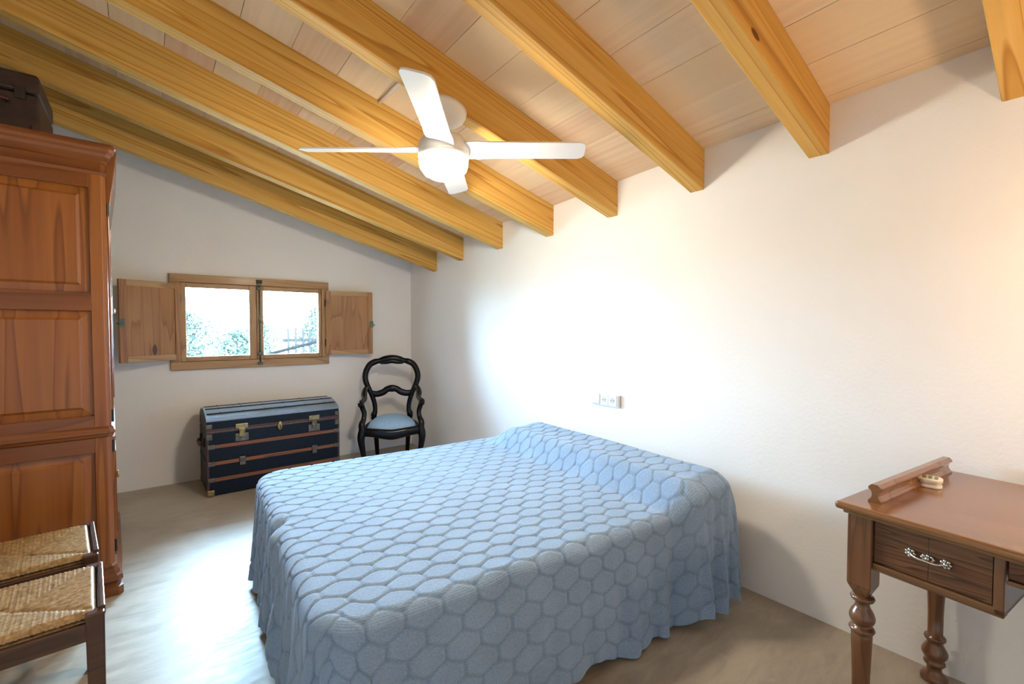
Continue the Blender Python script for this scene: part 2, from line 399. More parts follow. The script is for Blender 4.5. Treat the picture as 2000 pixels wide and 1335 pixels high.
for i in range(len(ysd)-1):
    a = 4*i; b = a+4
    f += [(a, b, b+2, a+2), (a+1, a+3, b+3, b+1), (a, a+1, b+1, b), (a+2, b+2, b+3, a+3)]
f += [(0, 2, 3, 1), (4*len(ysd)-4, 4*len(ysd)-3, 4*len(ysd)-1, 4*len(ysd)-2)]
fixn(part('roof_deck', (v, f), 'bedwood', ceiling))

# ------------------------------------------------------------------ window_1
win = bpy.data.objects.new('window_1', None); COL.objects.link(win); win.location = (-1.54, 0, 1.35)
struct(win, 'small pine casement window with two open inner shutters')
ox, oz = -1.54, 1.35
def wpart(name, g, mat, parent=None, **k):
    return part(name, xf(g, (-ox, 0, -oz)), mat, parent or win, **k)
FX0, FX1, FZ0, FZ1 = -2.178, -0.903, 0.950, 1.757
IX0, IX1, IZ0, IZ1 = -2.105, -0.970, 1.020, 1.690
yo, yi = 0.045, -0.030
wpart('head', box(FX0, FX1, yi, yo, IZ1, FZ1), 'frame', bevel=.004)
wpart('sill', box(FX0, FX1, yi, yo, FZ0, IZ0), 'frame', bevel=.004)
wpart('jamb', box(FX0, IX0, yi, yo, IZ0, IZ1), 'frame_v', bevel=.004)
wpart('jamb', box(IX1, FX1, yi, yo, IZ0, IZ1), 'frame_v', bevel=.004)
mid = -1.540
for (a, b, ga, gb) in ((IX0+.002, mid-.001, -2.066, -1.598), (mid+.001, IX1-.002, -1.484, -1.000)):
    gz0, gz1 = 1.062, 1.648
    s = wpart('sash', merge(box(a, ga, -.022, .03, IZ0+.002, IZ1-.002), box(gb, b, -.022, .03, IZ0+.002, IZ1-.002)), 'frame_v', bevel=.004)
    wpart('rail', box(ga, gb, -.022, .03, gz1, IZ1-.002), 'frame', s, bevel=.004)
    wpart('rail', box(ga, gb, -.022, .03, IZ0+.002, gz0), 'frame', s, bevel=.004)
    wpart('pane', box(ga-.005, gb+.005, .004, .008, gz0-.005, gz1+.005), 'glass', s)
# rebate strips behind the sashes
wpart('rebate', box(IX0-.004, IX1+.004, .030, .044, IZ1-.014, IZ1+.004), 'frame')
wpart('rebate', box(IX0-.004, IX1+.004, .030, .044, IZ0-.004, IZ0+.014), 'frame')
wpart('rebate', box(IX0-.004, IX0+.014, .030, .044, IZ0, IZ1), 'frame_v')
wpart('rebate', box(IX1-.014, IX1+.004, .030, .044, IZ0, IZ1), 'frame_v')
wpart('rebate', box(mid-.014, mid+.014, .030, .044, IZ0, IZ1), 'frame_v')
# bolt on the meeting stiles
bolt = wpart('bolt', tube([(-1.517, -.036, 0.985), (-1.517, -.036, 1.725)], .0065, 10), 'verdigris', smooth=True, label='greenish metal bolt rod')
for z in (1.70, 1.665): wpart('keeper', box(-1.535, -1.499, -.045, -.022, z-.012, z+.012), 'verdigris', bolt, bevel=.003)
wpart('keeper', box(-1.54, -1.494, -.046, -.03, 1.712, 1.742), 'iron', bolt, bevel=.003)
wpart('keeper', box(-1.535, -1.499, -.046, -.03, 0.972, 0.995), 'verdigris', bolt, bevel=.003)
wpart('keeper', box(-1.535, -1.499, -.045, -.022, 1.06, 1.085), 'verdigris', bolt, bevel=.003)
wpart('bolt_handle', lathe([(.006, -.07), (.012, -.065), (.012, -.05), (.007, -.045), (.007, -.02)], (-1.517, 0, 1.36), 12, axis=1), 'verdigris', bolt, smooth=True)
# shutters: local x from the hinge outward, front (room side) faces -y when swung open
def shutter(hx, hy, ang, side, W_):
    r = bpy.data.objects.new('shutter', None)
    H_, T_ = 0.630, 0.026
    fr = 0.047
    z0 = 1.042-oz; z1 = z0+H_
    s = side   # +1 swings to the right, -1 to the left
    def bx(x0, x1, y0, y1, a, b):
        x0, x1 = sorted((s*x0, s*x1)); return box(x0, x1, y0, y1, a, b)
    root = part('shutter', merge(bx(0.004, fr, -T_/2, T_/2, z0, z1), bx(W_-fr, W_, -T_/2, T_/2, z0, z1)), 'shutter', win, bevel=.003,
                label='pine shutter with dark knots, swung open')
    root.location = (hx-ox, hy, 0); root.rotation_euler = (0, 0, ang)
    part('rail', bx(fr, W_-fr, -T_/2, T_/2, z1-fr, z1), 'frame', root, bevel=.003)
    part('rail', bx(fr, W_-fr, -T_/2, T_/2, z0, z0+fr), 'frame', root, bevel=.003)
    # three boards make the sunk panel
    n = 3; w = (W_-2*fr)/n
    for k in range(n):
        part('board', bx(fr+k*w+.0006, fr+(k+1)*w-.0006, -T_/2+.008, T_/2-.006, z0+fr, z1-fr), 'shutter', root)
    for zz in (z0+.12, z1-.12):
        part('hinge', merge(tube([(0, 0, zz-.035), (0, 0, zz+.035)], .006, 8), bx(0, .035, T_/2, T_/2+.003, zz-.03, zz+.03)), 'iron', root)
    part('latch', bx(W_-.03, W_+.006, -T_/2-.006, -T_/2, (z0+z1)/2-.045, (z0+z1)/2+.02), 'verdigris', root, bevel=.002)
    part('latch_pin', tube([(s*(W_+.002), -T_/2-.004, (z0+z1)/2-.02), (s*(W_+.022), -T_/2-.004, (z0+z1)/2-.02)], .004, 8), 'iron', root)
shutter(-2.105, -0.050, math.radians(28), -1, 0.436)
shutter(-0.942, -0.050, math.radians(-11), 1, 0.452)

# ------------------------------------------------------------------ outside the window
gr = part('ground', box(-20, 20, WALL_T, 40, -0.3, -0.02), 'ground'); struct(gr, 'pale dry ground outside the window')
def bank():
    nx, ny = 30, 16; v = []; f = []
    for j in range(ny):
        for i in range(nx):
            x = -9+18*i/(nx-1); y = 4.0+10*j/(ny-1)
            t = (y-4)/10
            z = -0.05+1.15*(t**0.8)*(1-0.06*x)+0.08*math.sin(x*1.7+y)+0.05*math.sin(3*y-x)
            v.append((x, y, z))
    for j in range(ny-1):
        for i in range(nx-1): f.append((j*nx+i, j*nx+i+1, (j+1)*nx+i+1, (j+1)*nx+i))
    return v, f
bk = part('slope', bank(), 'ground', smooth=True); struct(bk, 'rising dry bank outside the window')
def shrub(loc, w, h, n, label, seed):
    rnd = random.Random(seed)
    t = thing('shrub', label, 'shrub', loc, rnd.uniform(0, 6), 'shrubs outside the window')
    stems = []
    for k in range(5):
        a = rnd.uniform(0, 6.28); stems.append(tube([(0, 0, 0), (w*.12*math.cos(a), w*.12*math.sin(a), h*.35), (w*.3*math.cos(a), w*.3*math.sin(a), h*.8)], [.02, .014, .006], 6))
    part('stems', merge(*stems), 'bark', t)
    v = []; f = []
    for k in range(n):
        a = rnd.uniform(0, 6.28); r = math.sqrt(rnd.random()); zz = rnd.random()
        env = math.sin(PI*min(1, .12+.88*zz))**.6
        lump = 0.8+0.25*math.sin(3*a+5*zz+seed)
        c = Vector((w*.5*r*env*lump*math.cos(a), w*.5*r*env*lump*math.sin(a), h*(.1+.9*zz)))
        d = Vector((rnd.gauss(0, 1), rnd.gauss(0, 1), rnd.gauss(0, .7))).normalized()
        s = d.cross(Vector((rnd.gauss(0, 1), rnd.gauss(0, 1), rnd.gauss(0, 1)))).normalized()
        l, ww_ = rnd.uniform(.05, .10), rnd.uniform(.018, .03); o = len(v)
        v += [tuple(c), tuple(c+d*l*.5+s*ww_), tuple(c+d*l), tuple(c+d*l*.5-s*ww_)]; f.append((o, o+1, o+2, o+3))
    lf = part('foliage', (v, f), 'leaf', t); lf['kind'] = 'stuff'
    return t
shrub((-1.75, 7.0, 0.55), 1.6, 1.1, 2600, 'dark green shrub seen high in the left pane', 3)
shrub((-0.9, 6.0, 0.30), 1.2, 0.95, 2200, 'green shrub low in the left pane beside the centre stile', 4)
shrub((0.05, 9.2, 0.50), 1.1, 1.0, 2000, 'small leafy shrub in the middle of the right pane', 5)
shrub((0.75, 6.4, 0.25), 1.1, 1.5, 2600, 'tall green shrub at the right edge of the right pane', 6)
# timber fence and sloping handrail outside
fence = thing('garden_fence', 'pale garden fence of upright pickets seen in the right pane', 'fence', (-0.25, 4.6, 0.0))
for k in range(9):
    part('picket', box(k*.13-.02, k*.13+.02, -.012, .012, 0, 1.30+.02*math.sin(k*2.1)), 'bark', fence, bevel=.004)
for z in (.45, 1.08): part('fence_rail', box(-.1, 1.15, .012, .035, z-.03, z+.03), 'bark', fence)
hr = thing('handrail', 'grey metal handrail sloping up across the right pane', 'handrail', (-1.098, 2.0, 0))
part('rail_bar', tube([(-.35, 0, 0.868), (0.0, 0, 0.955), (0.647, 0, 1.120), (1.0, 0, 1.21)], .022, 10), 'galv', hr, smooth=True)
for x, z in ((-.30, .868), (.85, 1.17)): part('post', tube([(x, 0, -.02), (x, 0, z)], .012, 8), 'galv', hr)

# ------------------------------------------------------------------ bed and cover
BR = math.radians(-4.4)
BO = Vector((-1.872, -1.885, 0))
L_, W_, ZT = 1.838, 1.665, 0.500
bed = thing('bed', 'low dark bed base with mattress under the blue cover', 'bed', BO, BR)
part('bed_base', box(0.05, L_-.06, -W_+.06, -.06, 0.14, 0.27), 'bedwood', bed, bevel=.006)
part('mattress', box(0.04, L_-.04, -W_+.05, -.05, 0.27, ZT-.022), 'mattress', bed, bevel=.03, seg=3)
for x in (.12, L_-.14):
    for y in (-.14, -W_+.14): part('leg', box(x-.03, x+.03, y-.03, y+.03, 0, .14), 'bedwood', bed, bevel=.004)

def sm(x, a, b):
    t = np.clip((x-a)/(b-a), 0, 1); return t*t*(3-2*t)
def make_cover():
    re, rc = 0.045, 0.10
    hang = 0.468
    dmax = hang-re+re*PI/2; mmax = rc+dmax
    e0 = re+rc
    S0, S1 = e0-mmax, L_+.02
    T1, T0 = -e0+mmax, -(W_-e0)-mmax
    step = 0.0046
    ns = int((S1-S0)/step)+1; nt_ = int((T1-T0)/step)+1
    S, T = np.meshgrid(np.linspace(S0, S1, ns), np.linspace(T0, T1, nt_), indexing='ij')
    es = np.maximum(0, e0-S)
    etf = np.maximum(0, T+e0); etn = np.maximum(0, -(W_-e0)-T); et = etf+etn
    sgn = np.where(etn > 0, -1.0, 1.0)
    m = np.maximum(es, et)
    with np.errstate(divide='ignore', invalid='ignore'):
        phi = np.where(es >= et, (PI/4)*et/np.maximum(es, 1e-9), PI/2-(PI/4)*es/np.maximum(et, 1e-9))
    phi = np.where(m <= 1e-9, 0, phi)
    dx, dy = -np.cos(phi), sgn*np.sin(phi)
    onlyflat = m <= 1e-9
    cx = np.where(S < e0, e0, S); cy = np.where(etf > 0, -e0, np.where(etn > 0, -(W_-e0), T))
    d = np.maximum(0, m-rc)
    a = np.minimum(d/re, PI/2)
    out = re*np.sin(a); down = re*(1-np.cos(a))+np.maximum(0, d-re*PI/2)
    rad = np.minimum(m, rc)+out
    # perimeter coordinate for the folds
    corner = 0.34
    q = np.where(phi < 1e-6, T, 0)
    near = etn > 0
    qn = -(W_-e0)-phi/(PI/2)*corner-np.maximum(0, S-e0)
    qf = -e0+phi/(PI/2)*corner+np.maximum(0, S-e0)
    q = np.where(near, qn, np.where(etf > 0, qf, T))
    dn = np.clip(down/hang, 0, 1)
    isfoot = np.clip(1-phi/(PI/2), 0, 1)*(es > 0)
    headend = sm(S, 0.75, 1.6)*near
    cornerw = np.sin(2*phi)*(m > rc)
    A = (0.006+0.020*isfoot+0.024*headend+0.022*cornerw)*dn**1.2
    fold = (np.sin(q*2*PI/0.155+1.3*np.sin(q*3.1))*0.55+np.sin(q*2*PI/0.093+2+1.7*np.sin(q*5.0))*0.33+np.sin(q*2*PI/0.37+.6)*0.5)
    flare = 0.022*dn*(0.4+isfoot*0.2+headend*.8)
    rad = rad+np.where(d > 0, A*fold+flare+0.012*dn, 0)
    # a pinched crease on the foot edge
    pin = np.exp(-((T+0.80+0.25*dn)/0.035)**2)*np.clip(m/(rc+re), 0, 1)**3*(1-0.5*dn)*(es > 0)
    rad = rad-0.035*pin
    pin2 = np.exp(-((T+0.87+0.25*dn)/0.045)**2)*np.clip(m/(rc+re), 0, 1)**3*(1-.4*dn)*(es > 0)
    rad = rad+0.022*pin2
    hb = sm(S, L_-.40, L_-.25)*near
    rad = rad+np.where(d > 0, hb*dn**.7*0.013*(np.sin(S*2*PI/.115+3.0*dn+1)+.45*np.sin(S*2*PI/.061+1-4*dn)), 0)
    X = np.where(onlyflat, S, cx+dx*rad); Y = np.where(onlyflat, T, cy+dy*rad)
    Z = ZT-down-0.018*pin*(dn < .3)
    # bolster under the head end
    rise = sm(S, L_-.43, L_-.29); fall = 1-0.55*sm(S, L_-.10, L_+.02)
    prof = rise*fall*(1-0.12*np.cos((S-(L_-.25))*9)**2)
    endf = 1-sm(T, -0.34, -0.02)
    bol = 0.140*prof*endf
    Z = Z+bol*(1-0.95*dn)
    Y = Y-np.where(near, 0.075*prof*np.sin(np.clip(dn*5.0+m*1.5, 0, 1)*PI/2)*(1-.35*dn), 0)
        # falls away behind the bolster
    back = sm(S, L_-.02, L_+.02); Z = Z-0.05*back
    # gentle unevenness
    Z = Z+0.004*np.sin(X*5.1+1.3*np.sin(Y*3))*np.sin(Y*4.3+.5)*(1-dn)
    hemz = 0.014*np.sin(q*9.0)+0.012*np.sin(q*23+1)
    Z = Z+hemz*dn**3+0.05*dn**3*(etf > 0)
    # one dip in the near edge
    dip = np.exp(-((S-0.95)/0.05)**2)*np.exp(-((m-rc-re*.8)/0.03)**2)*near; Z = Z-0.012*dip
    dip = np.exp(-((S-0.60)/0.06)**2)*np.exp(-((m-rc-re*.8)/0.04)**2)*near; Z = Z+0.010*dip
    P = np.stack([X, Y, Z], -1)
    # knitted scale relief
    gs = np.gradient(P, axis=0); gt = np.gradient(P, axis=1)
    arc = np.cumsum(np.linalg.norm(gs, axis=-1)[:, nt_//2])
    arc = arc-arc[int((0.4-S0)/step)]+0.4
    U = np.broadcast_to(arc[:, None], S.shape)+0.008*np.sin(T*4+1); V = T+0.006*np.sin(S*5)
    Pp, H = 0.119, 0.071
    w = V/H; fu = 0.15*np.cos(2*PI*U/Pp)
    best = np.full(S.shape, 9.0); k0 = np.floor(w)
    for k in (k0-1, k0, k0+1, k0+2):
        par = np.where(np.mod(k, 2) == 0, 1.0, -1.0)
        best = np.minimum(best, np.abs(w-(k+par*fu)))
    dl = best*H*0.9
    # which row: count lines below
    par0 = np.where(np.mod(k0, 2) == 0, 1.0, -1.0)
    row = np.where(w >= k0+par0*fu, k0, k0-1); row = np.where(w >= k0+1-par0*fu, k0+1, row)
    ue = np.where(np.mod(row, 2) == 0, U, U-Pp/2); dm = np.abs(ue-Pp*np.round(ue/Pp))
    kq = 0.0042; dist = np.maximum(0, -kq*np.log(np.exp(-dl/kq)+np.exp(-dm/kq)))
    relief = 0.0042*(1-np.exp(-(dist/0.0048)**1.6))+0.0012*np.exp(-((dist-0.010)/0.005)**2)+0.0012*np.sin(np.clip(dist/0.035, 0, 1)*PI/2)
    node = np.exp(-(dl/0.010)**2)*np.exp(-(dm/0.010)**2); relief = relief-0.003*node
    relief = relief*(0.75+0.25*np.sin(U*2.3)*np.sin(V*3.1))
    nrm = np.cross(gs, gt); nrm /= np.maximum(1e-12, np.linalg.norm(nrm, axis=-1, keepdims=True))
    P = P+nrm*relief[..., None]
    P[..., 2] = np.maximum(P[..., 2], 0.008)
    idx = np.arange(ns*nt_).reshape(ns, nt_)
    F = np.stack([idx[:-1, :-1], idx[1:, :-1], idx[1:, 1:], idx[:-1, 1:]], -1).reshape(-1, 4)
    me = bpy.data.meshes.new('bedspread')
    me.vertices.add(ns*nt_); me.vertices.foreach_set('co', P.reshape(-1).astype(np.float32))
    me.loops.add(F.size); me.loops.foreach_set('vertex_index', F.reshape(-1).astype(np.int32))
    me.polygons.add(len(F)); me.polygons.foreach_set('loop_start', np.arange(0, F.size, 4, dtype=np.int32))
    me.update(calc_edges=True)
    gv = np.exp(-(dist/0.0052)**2).reshape(-1).astype(np.float32)  # mask for the painted groove shade, strongest on the scale outlines
    at = me.attributes.new('groove_shade', 'FLOAT', 'POINT'); at.data.foreach_set('value', gv)
    uv = me.uv_layers.new(name='UVMap'); UVv = np.stack([U, V], -1).reshape(-1, 2)[F.reshape(-1)]
    uv.data.foreach_set('uv', UVv.reshape(-1).astype(np.float32))
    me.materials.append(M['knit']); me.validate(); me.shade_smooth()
    return me
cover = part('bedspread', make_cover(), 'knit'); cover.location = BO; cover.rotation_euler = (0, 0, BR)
tag(cover, 'blue cable-knit bedspread with a fish-scale pattern, draped over the bed to the floor', 'bedspread')

# ------------------------------------------------------------------ wardrobe (side panel towards us, doors towards the bed)
wr = thing('wardrobe', 'tall reddish cherry wood wardrobe with panelled side and moulded cornice', 'wardrobe', (-2.470, -1.80, 0), math.radians(2.6))
D0, D1 = 0.0, 0.98     # local y extent, local x from -0.60 to 0
X0w, X1w = -0.60, 0.0
part('body', ring_loft((X0w+.012, X1w-.012, D0+.02, D1-.01), [(0, .03), (0, 2.05)], .02), 'cherry', wr)
def stile(x0, x1, z0, z1): return box(x0, x1, D0, D0+.022, z0, z1)
# corner post with a chamfer
part('corner_post', extrude([(-.062, 0.0), (-.018, 0.0), (0.0, .018), (0.0, .05), (-.062, .05)], 2, 0.12, 2.04), 'cherry', wr, bevel=.002)
part('corner_post', extrude([(-.062, D1), (-.062, D1-.05), (0, D1-.05), (0, D1-.018), (-.018, D1)], 2, 0.12, 2.04), 'cherry', wr, bevel=.002)
part('stile', stile(X0w, X0w+.062, .12, 2.04), 'cherry', wr, bevel=.002)
rails = [(1.966, 2.04), (1.385, 1.472), (.775, .883), (.705, .775), (.12, .20)]
for a, b in rails: part('rail', stile(X0w+.062, -.062, a, b), 'cherry_h', wr, bevel=.002)
def raised(x0, x1, z0, z1, bw=.045):
    y0 = D0+.013; yb = D0+.016; yt = D0+.004
    v = [(x0, yb, z0), (x1, yb, z0), (x1, yb, z1), (x0, yb, z1),
         (x0+bw*.75, yb-.004, z0+bw*.75), (x1-bw*.75, yb-.004, z0+bw*.75), (x1-bw*.75, yb-.004, z1-bw*.75), (x0+bw*.75, yb-.004, z1-bw*.75),
         (x0+bw, yt, z0+bw), (x1-bw, yt, z0+bw), (x1-bw, yt, z1-bw), (x0+bw, yt, z1-bw)]
    f = []
    for o in (0, 4):
        for k in range(4): f.append((o+k, o+(k+1) % 4, o+4+(k+1) % 4, o+4+k))
    f.append((8, 9, 10, 11)); return v, f
for a, b in ((1.472, 1.966), (.883, 1.385), (.20, .705)): fixn(part('raised_panel', raised(X0w+.062, -.062, a, b), 'cherry', wr, bevel=.0015))
part('frieze', ring_loft((X0w, X1w, D0, D1), [(.002, 2.03), (.004, 2.045), (0, 2.05), (0, 2.095)], .018), 'cherry_h', wr)
part('cornice', ring_loft((X0w, X1w, D0, D1), [(0, 2.085), (.006, 2.09), (.006, 2.10), (.010, 2.105), (.018, 2.115), (.022, 2.13), (.030, 2.14), (.034, 2.15), (.034, 2.158), (.040, 2.162), (.040, 2.172), (0, 2.175)], .018), 'cherry_h', wr)
part('waist_moulding', ring_loft((X0w, X1w, D0, D1), [(0, .775), (.006, .78), (.008, .79), (.013, .797), (.013, .806), (.008, .812), (.006, .822), (0, .83)], .018), 'cherry_h', wr)
part('base_moulding', ring_loft((X0w, X1w, D0, D1), [(0, .15), (.008, .142), (.010, .128), (.016, .120), (.016, .105), (.026, .095), (.030, .075), (.022, .06), (.020, .045), (.030, .04), (.030, 0), (0, 0)][::-1], .018), 'cherry_h', wr)
part('slanted_crown', extrude([(0.0, 1.905), (.016, 1.905), (.047, 2.10), (.047, 2.165), (0, 2.165)], 1, D0+.05, D1-.05) if False else
     ([(x, y, z) for y in (D0+.03, D1-.03) for x, z in ((0.0, 1.905), (.014, 1.905), (.044, 2.160), (0.0, 2.160))], [(0, 1, 2, 3), (7, 6, 5, 4), (0, 4, 5, 1), (1, 5, 6, 2), (2, 6, 7, 3), (3, 7, 4, 0)]),
     'cherry_h', wr, bevel=.002, label='slanted crown board catching the light')
for k, (a, b) in enumerate(((D0+.055, D1/2-.002), (D1/2+.002, D1-.055))):
    d_ = part('door', box(-.008, .010, a, b, .84, 1.90), 'cherry', wr, bevel=.003)
    part('door_panel', box(.010, .014, a+.07, b-.07, .95, 1.80), 'cherry', d_, bevel=.003)
    yk = b-.03 if k == 0 else a+.03
    part('knob', lathe([(.008, .010), (.008, .016), (.014, .019), (.015, .023), (.008, .026)], (0, yk, 1.40), 12, axis=0), 'silver', d_, smooth=True)
    d2 = part('lower_door', box(-.008, .010, a, b, .17, .765), 'cherry', wr, bevel=.003)
    part('door_panel', box(.010, .014, a+.07, b-.07, .26, .68), 'cherry', d2, bevel=.003)
    part('knob', lathe([(.008, .010), (.008, .016), (.014, .019), (.015, .023), (.008, .026)], (0, yk, .47), 12, axis=0), 'brass', d2, smooth=True)
for z in (1.88, .87, .72, .22): part('hinge', tube([(.004, D0+.05, z-.03), (.004, D0+.05, z+.03)], .006, 8), 'iron', wr)
part('escutcheon', box(.010, .014, D0+.10, D0+.13, 1.37, 1.46), 'silver', wr, bevel=.002)

# dark case on top of the wardrobe
cs = thing('travel_case', 'dark brown case lying on top of the wardrobe', 'case', (-2.87, -1.48, 2.176), math.radians(0))
part('case_body', box(-.17, .17, -.22, .20, 0, .20), 'case', cs, bevel=.012, seg=3)
part('case_lid', box(-.172, .172, -.222, .202, .203, .295), 'case', cs, bevel=.016, seg=3)
for sx in (-1, 1):
    for sy in (-.215, .195): part('corner_cap', box(sx*.16-.016, sx*.16+.016, sy-.016, sy+.016, .0, .06), 'leather', cs, bevel=.006)
part('carry_handle', tube(smoothpath([(-.07, -.224, .15), (-.06, -.25, .15), (.06, -.25, .15), (.07, -.224, .15)], 5), .008, 8), 'leather', cs, smooth=True)
for x in (-.11, .11): part('catch', box(x-.018, x+.018, -.228, -.22, .17, .225), 'iron', cs, bevel=.002)

# ------------------------------------------------------------------ steamer trunk
TX0, TX1, TY0, TY1 = -1.985, -0.985, -0.555, -0.045
TWd, TDp = TX1-TX0, TY1-TY0
tr = thing('steamer_trunk', 'dark blue dome-topped steamer trunk with wooden slats below the window', 'trunk', ((TX0+TX1)/2, (TY0+TY1)/2, 0), math.radians(0.6))
hx, hy = TWd/2, TDp/2
part('body', box(-hx, hx, -hy, hy, 0.008, .495), 'canvas', tr, bevel=.006)
# domed lid profile
ZL0, ZL1, ZLA = .500, .585, .655
prof = [(-hy, ZL0), (-hy, ZL1)]
for k in range(1, 16):
    t = k/16; prof.append((-hy+2*hy*t, ZL1+(ZLA-ZL1)*math.sin(PI*t)**0.8))
prof += [(hy, ZL1), (hy, ZL0)]
lid = fixn(part('lid', extrude(prof, 0, -hx, hx), 'canvas', tr, bevel=.005))
tp = prof[1:-1]; outp = [(y*1.004, z+.0045) for y, z in tp]
fixn(part('lid_covering', extrude(outp+[(y, z-.004) for y, z in reversed(tp)], 0, -hx-.001, hx+.001), 'lid', lid, label='pale shiny sheet covering over the domed lid'))
def lidz(y): t = (y+hy)/(2*hy); return ZL1+(ZLA-ZL1)*max(0, math.sin(PI*t))**0.8
def sl(x0, x1, y, z, h, th, mat, parent, name='slat', lab=None): return part(name, box(x0, x1, y-th, y, z-h/2, z+h/2), mat, parent, bevel=.002, label=lab)
for z, mt in ((.386, 'slat'), (.255, 'slat'), (.128, 'slat')):
    s = sl(-hx+.015, hx-.015, -hy+.001, z, .027, .011, mt, tr)
    for x in (-hx+.025, hx-.025): part('end_clip', box(x-.024, x+.024, -hy-.014, -hy+.002, z-.017, z+.017), 'pewter', s, bevel=.003)
part('lid_band', box(-hx-.001, hx+.001, -hy-.006, -hy+.01, .490, .522), 'leather', tr, bevel=.002)
part('lid_valance', box(-hx-.001, hx+.001, -hy-.008, -hy+.01, .498, .503), 'pewter', tr)
for yy in (-.17, -.07, .04, .14):
    s = part('lid_slat', box(-hx+.01, hx-.01, yy-.012, yy+.012, lidz(yy)-.006, lidz(yy)+.009), 'canvas', lid, bevel=.002)
    for k in range(6): part('nail', lathe([(.005, .009), (.004, .012), (.001, .0135)], (-hx+.1+k*.16, yy, lidz(yy)), 8), 'iron', s)
# edge bindings and corners
for sx in (-1, 1):
    part('edge_binding', box(sx*hx-.012, sx*hx+.003 if sx > 0 else sx*hx+.012, -hy-.003, -hy+.015, .05, .49) if sx > 0 else box(-hx-.003, -hx+.012, -hy-.003, -hy+.015, .05, .49), 'leather', tr, bevel=.002)
    part('end_slat', box(sx*hx-.004, sx*hx+.004, -hy+.02, hy-.02, .245, .27), 'canvas', tr)
    c_ = [(sx*hx, -hy), (sx*hx, hy)]
    for (cx_, cy_) in c_:
        sy = -1 if cy_ < 0 else 1
        x0, x1 = sorted((cx_+sx*.004, cx_-sx*.045)); y0, y1 = sorted((cy_+sy*.004, cy_-sy*.045))
        part('corner_cap', box(x0, x1, y0, y1, .004, .05), 'pewter' if sx > 0 else 'brass', tr, bevel=.006)
    x0, x1 = sorted((sx*hx+sx*.003, sx*hx-sx*.035))
    part('corner_bracket', box(x0, x1, -hy-.005, -hy+.02, .44, .485), 'pewter', tr, bevel=.003)
    part('corner_bracket', box(x0, x1, -hy-.005, -hy+.02, .525, .56), 'pewter', tr, bevel=.003)
# side handle
part('side_handle', tube(smoothpath([(-hx-.004, -.10, .40), (-hx-.028, -.09, .385), (-hx-.03, 0, .375), (-hx-.028, .09, .385), (-hx-.004, .10, .40)], 5), .011, 8), 'leather', tr, smooth=True)
for y in (-.105, .105): part('handle_loop', box(-hx-.014, -hx+.002, y-.02, y+.02, .365, .435), 'iron', tr, bevel=.003)
def lock(x, big):
    t = part('draw_lock', box(x-.048, x+.048, -hy-.008, -hy+.001, .405, .468), 'pewter', tr, bevel=.004, label='tarnished draw lock')
    part('hasp', box(x-.022, x+.022, -hy-.016, -hy-.008, .445, .512), 'brass' if not big else 'pewter', t, bevel=.003)
    part('top_plate', box(x-.044, x+.044, -hy-.012, -hy-.005, .507, .546), 'brass', t, bevel=.008)
    part('lock_ring', tube([(x+.016*math.cos(a), -hy-.019, .478+.016*math.sin(a)) for a in np.linspace(0, 2*PI, 14)[:-1]], .004, 6, closed=True, up=(0, 1, 0)), 'brass', t, smooth=True)
lock(-.265, False); lock(.285, True)
cl = part('centre_lock', lathe([(.024, 0), (.026, .004), (.022, .009), (.012, .011)], (0, 0, 0), 20, axis=1), 'brass', tr, smooth=True, label='oval brass centre lock')
cl.location = (.012, -hy-.016, .49); cl.scale = (.85, -1.0, 1.5); cl.location.y = -hy-.005
part('key_slot', box(-.004, .004, .009, .0125, -.012, .006), 'iron', cl)
for x in (-.265, .285):
    part('slat_clasp', lathe([(.026, 0), (.028, .006), (.020, .012)], (x, 0, .245), 14, axis=1) if False else
         box(x-.022, x+.022, -hy-.019, -hy-.010, .215, .285), 'pewter', tr, bevel=.008, label='rounded clasp over the middle slat')

# ------------------------------------------------------------------ black open-back armchair with blue seat
ch = thing('armchair', 'black carved open-back armchair with pale blue seat in the corner', 'armchair', (-0.470, -0.540, 0), math.radians(-24))
# local: front -y; seat rail height .37, crown of seat .44
def tb(name, pts, parent=ch, mat='lacquer', n=6, seg=10, flat=1.0, up=(0, 0, 1), **k):
    S = smoothpath(pts, n); return part(name, tube([p[:3] for p in S], [float(p[3])*1.2 for p in S], seg, flat, up=up), mat, parent, smooth=True, **k)
for s in (-1, 1):
    # front cabriole leg
    tb('front_leg', [(s*.258, -.225, .385, .028), (s*.270, -.235, .33, .030), (s*.272, -.240, .27, .026), (s*.258, -.235, .17, .020), (s*.250, -.235, .09, .017), (s*.258, -.245, .035, .018), (s*.266, -.255, .0, .016)], label='front leg of the black armchair' if False else None)
    # arm support
    tb('arm_support', [(s*.262, -.225, .37, .026), (s*.268, -.215, .42, .024), (s*.252, -.19, .47, .019), (s*.248, -.175, .52, .019), (s*.262, -.18, .57, .020), (s*.268, -.205, .605, .020)])
    # armrest sweeping to the back
    tb('armrest', [(s*.272, -.245, .598, .020), (s*.275, -.215, .618, .022), (s*.268, -.14, .618, .020), (s*.255, -.04, .628, .020), (s*.262, .06, .665, .024), (s*.255, .13, .70, .020), (s*.238, .185, .715, .016)])
    # back post: rear leg rising into the side of the hoop
    tb('rear_leg', [(s*.150, .30, 0, .017), (s*.158, .255, .18, .020), (s*.165, .225, .34, .024), (s*.168, .222, .40, .023)])
    tb('back_post', [(s*.176, .215, .38, .022), (s*.178, .213, .43, .026), (s*.166, .215, .47, .020), (s*.172, .218, .55, .020), (s*.205, .212, .66, .022)])
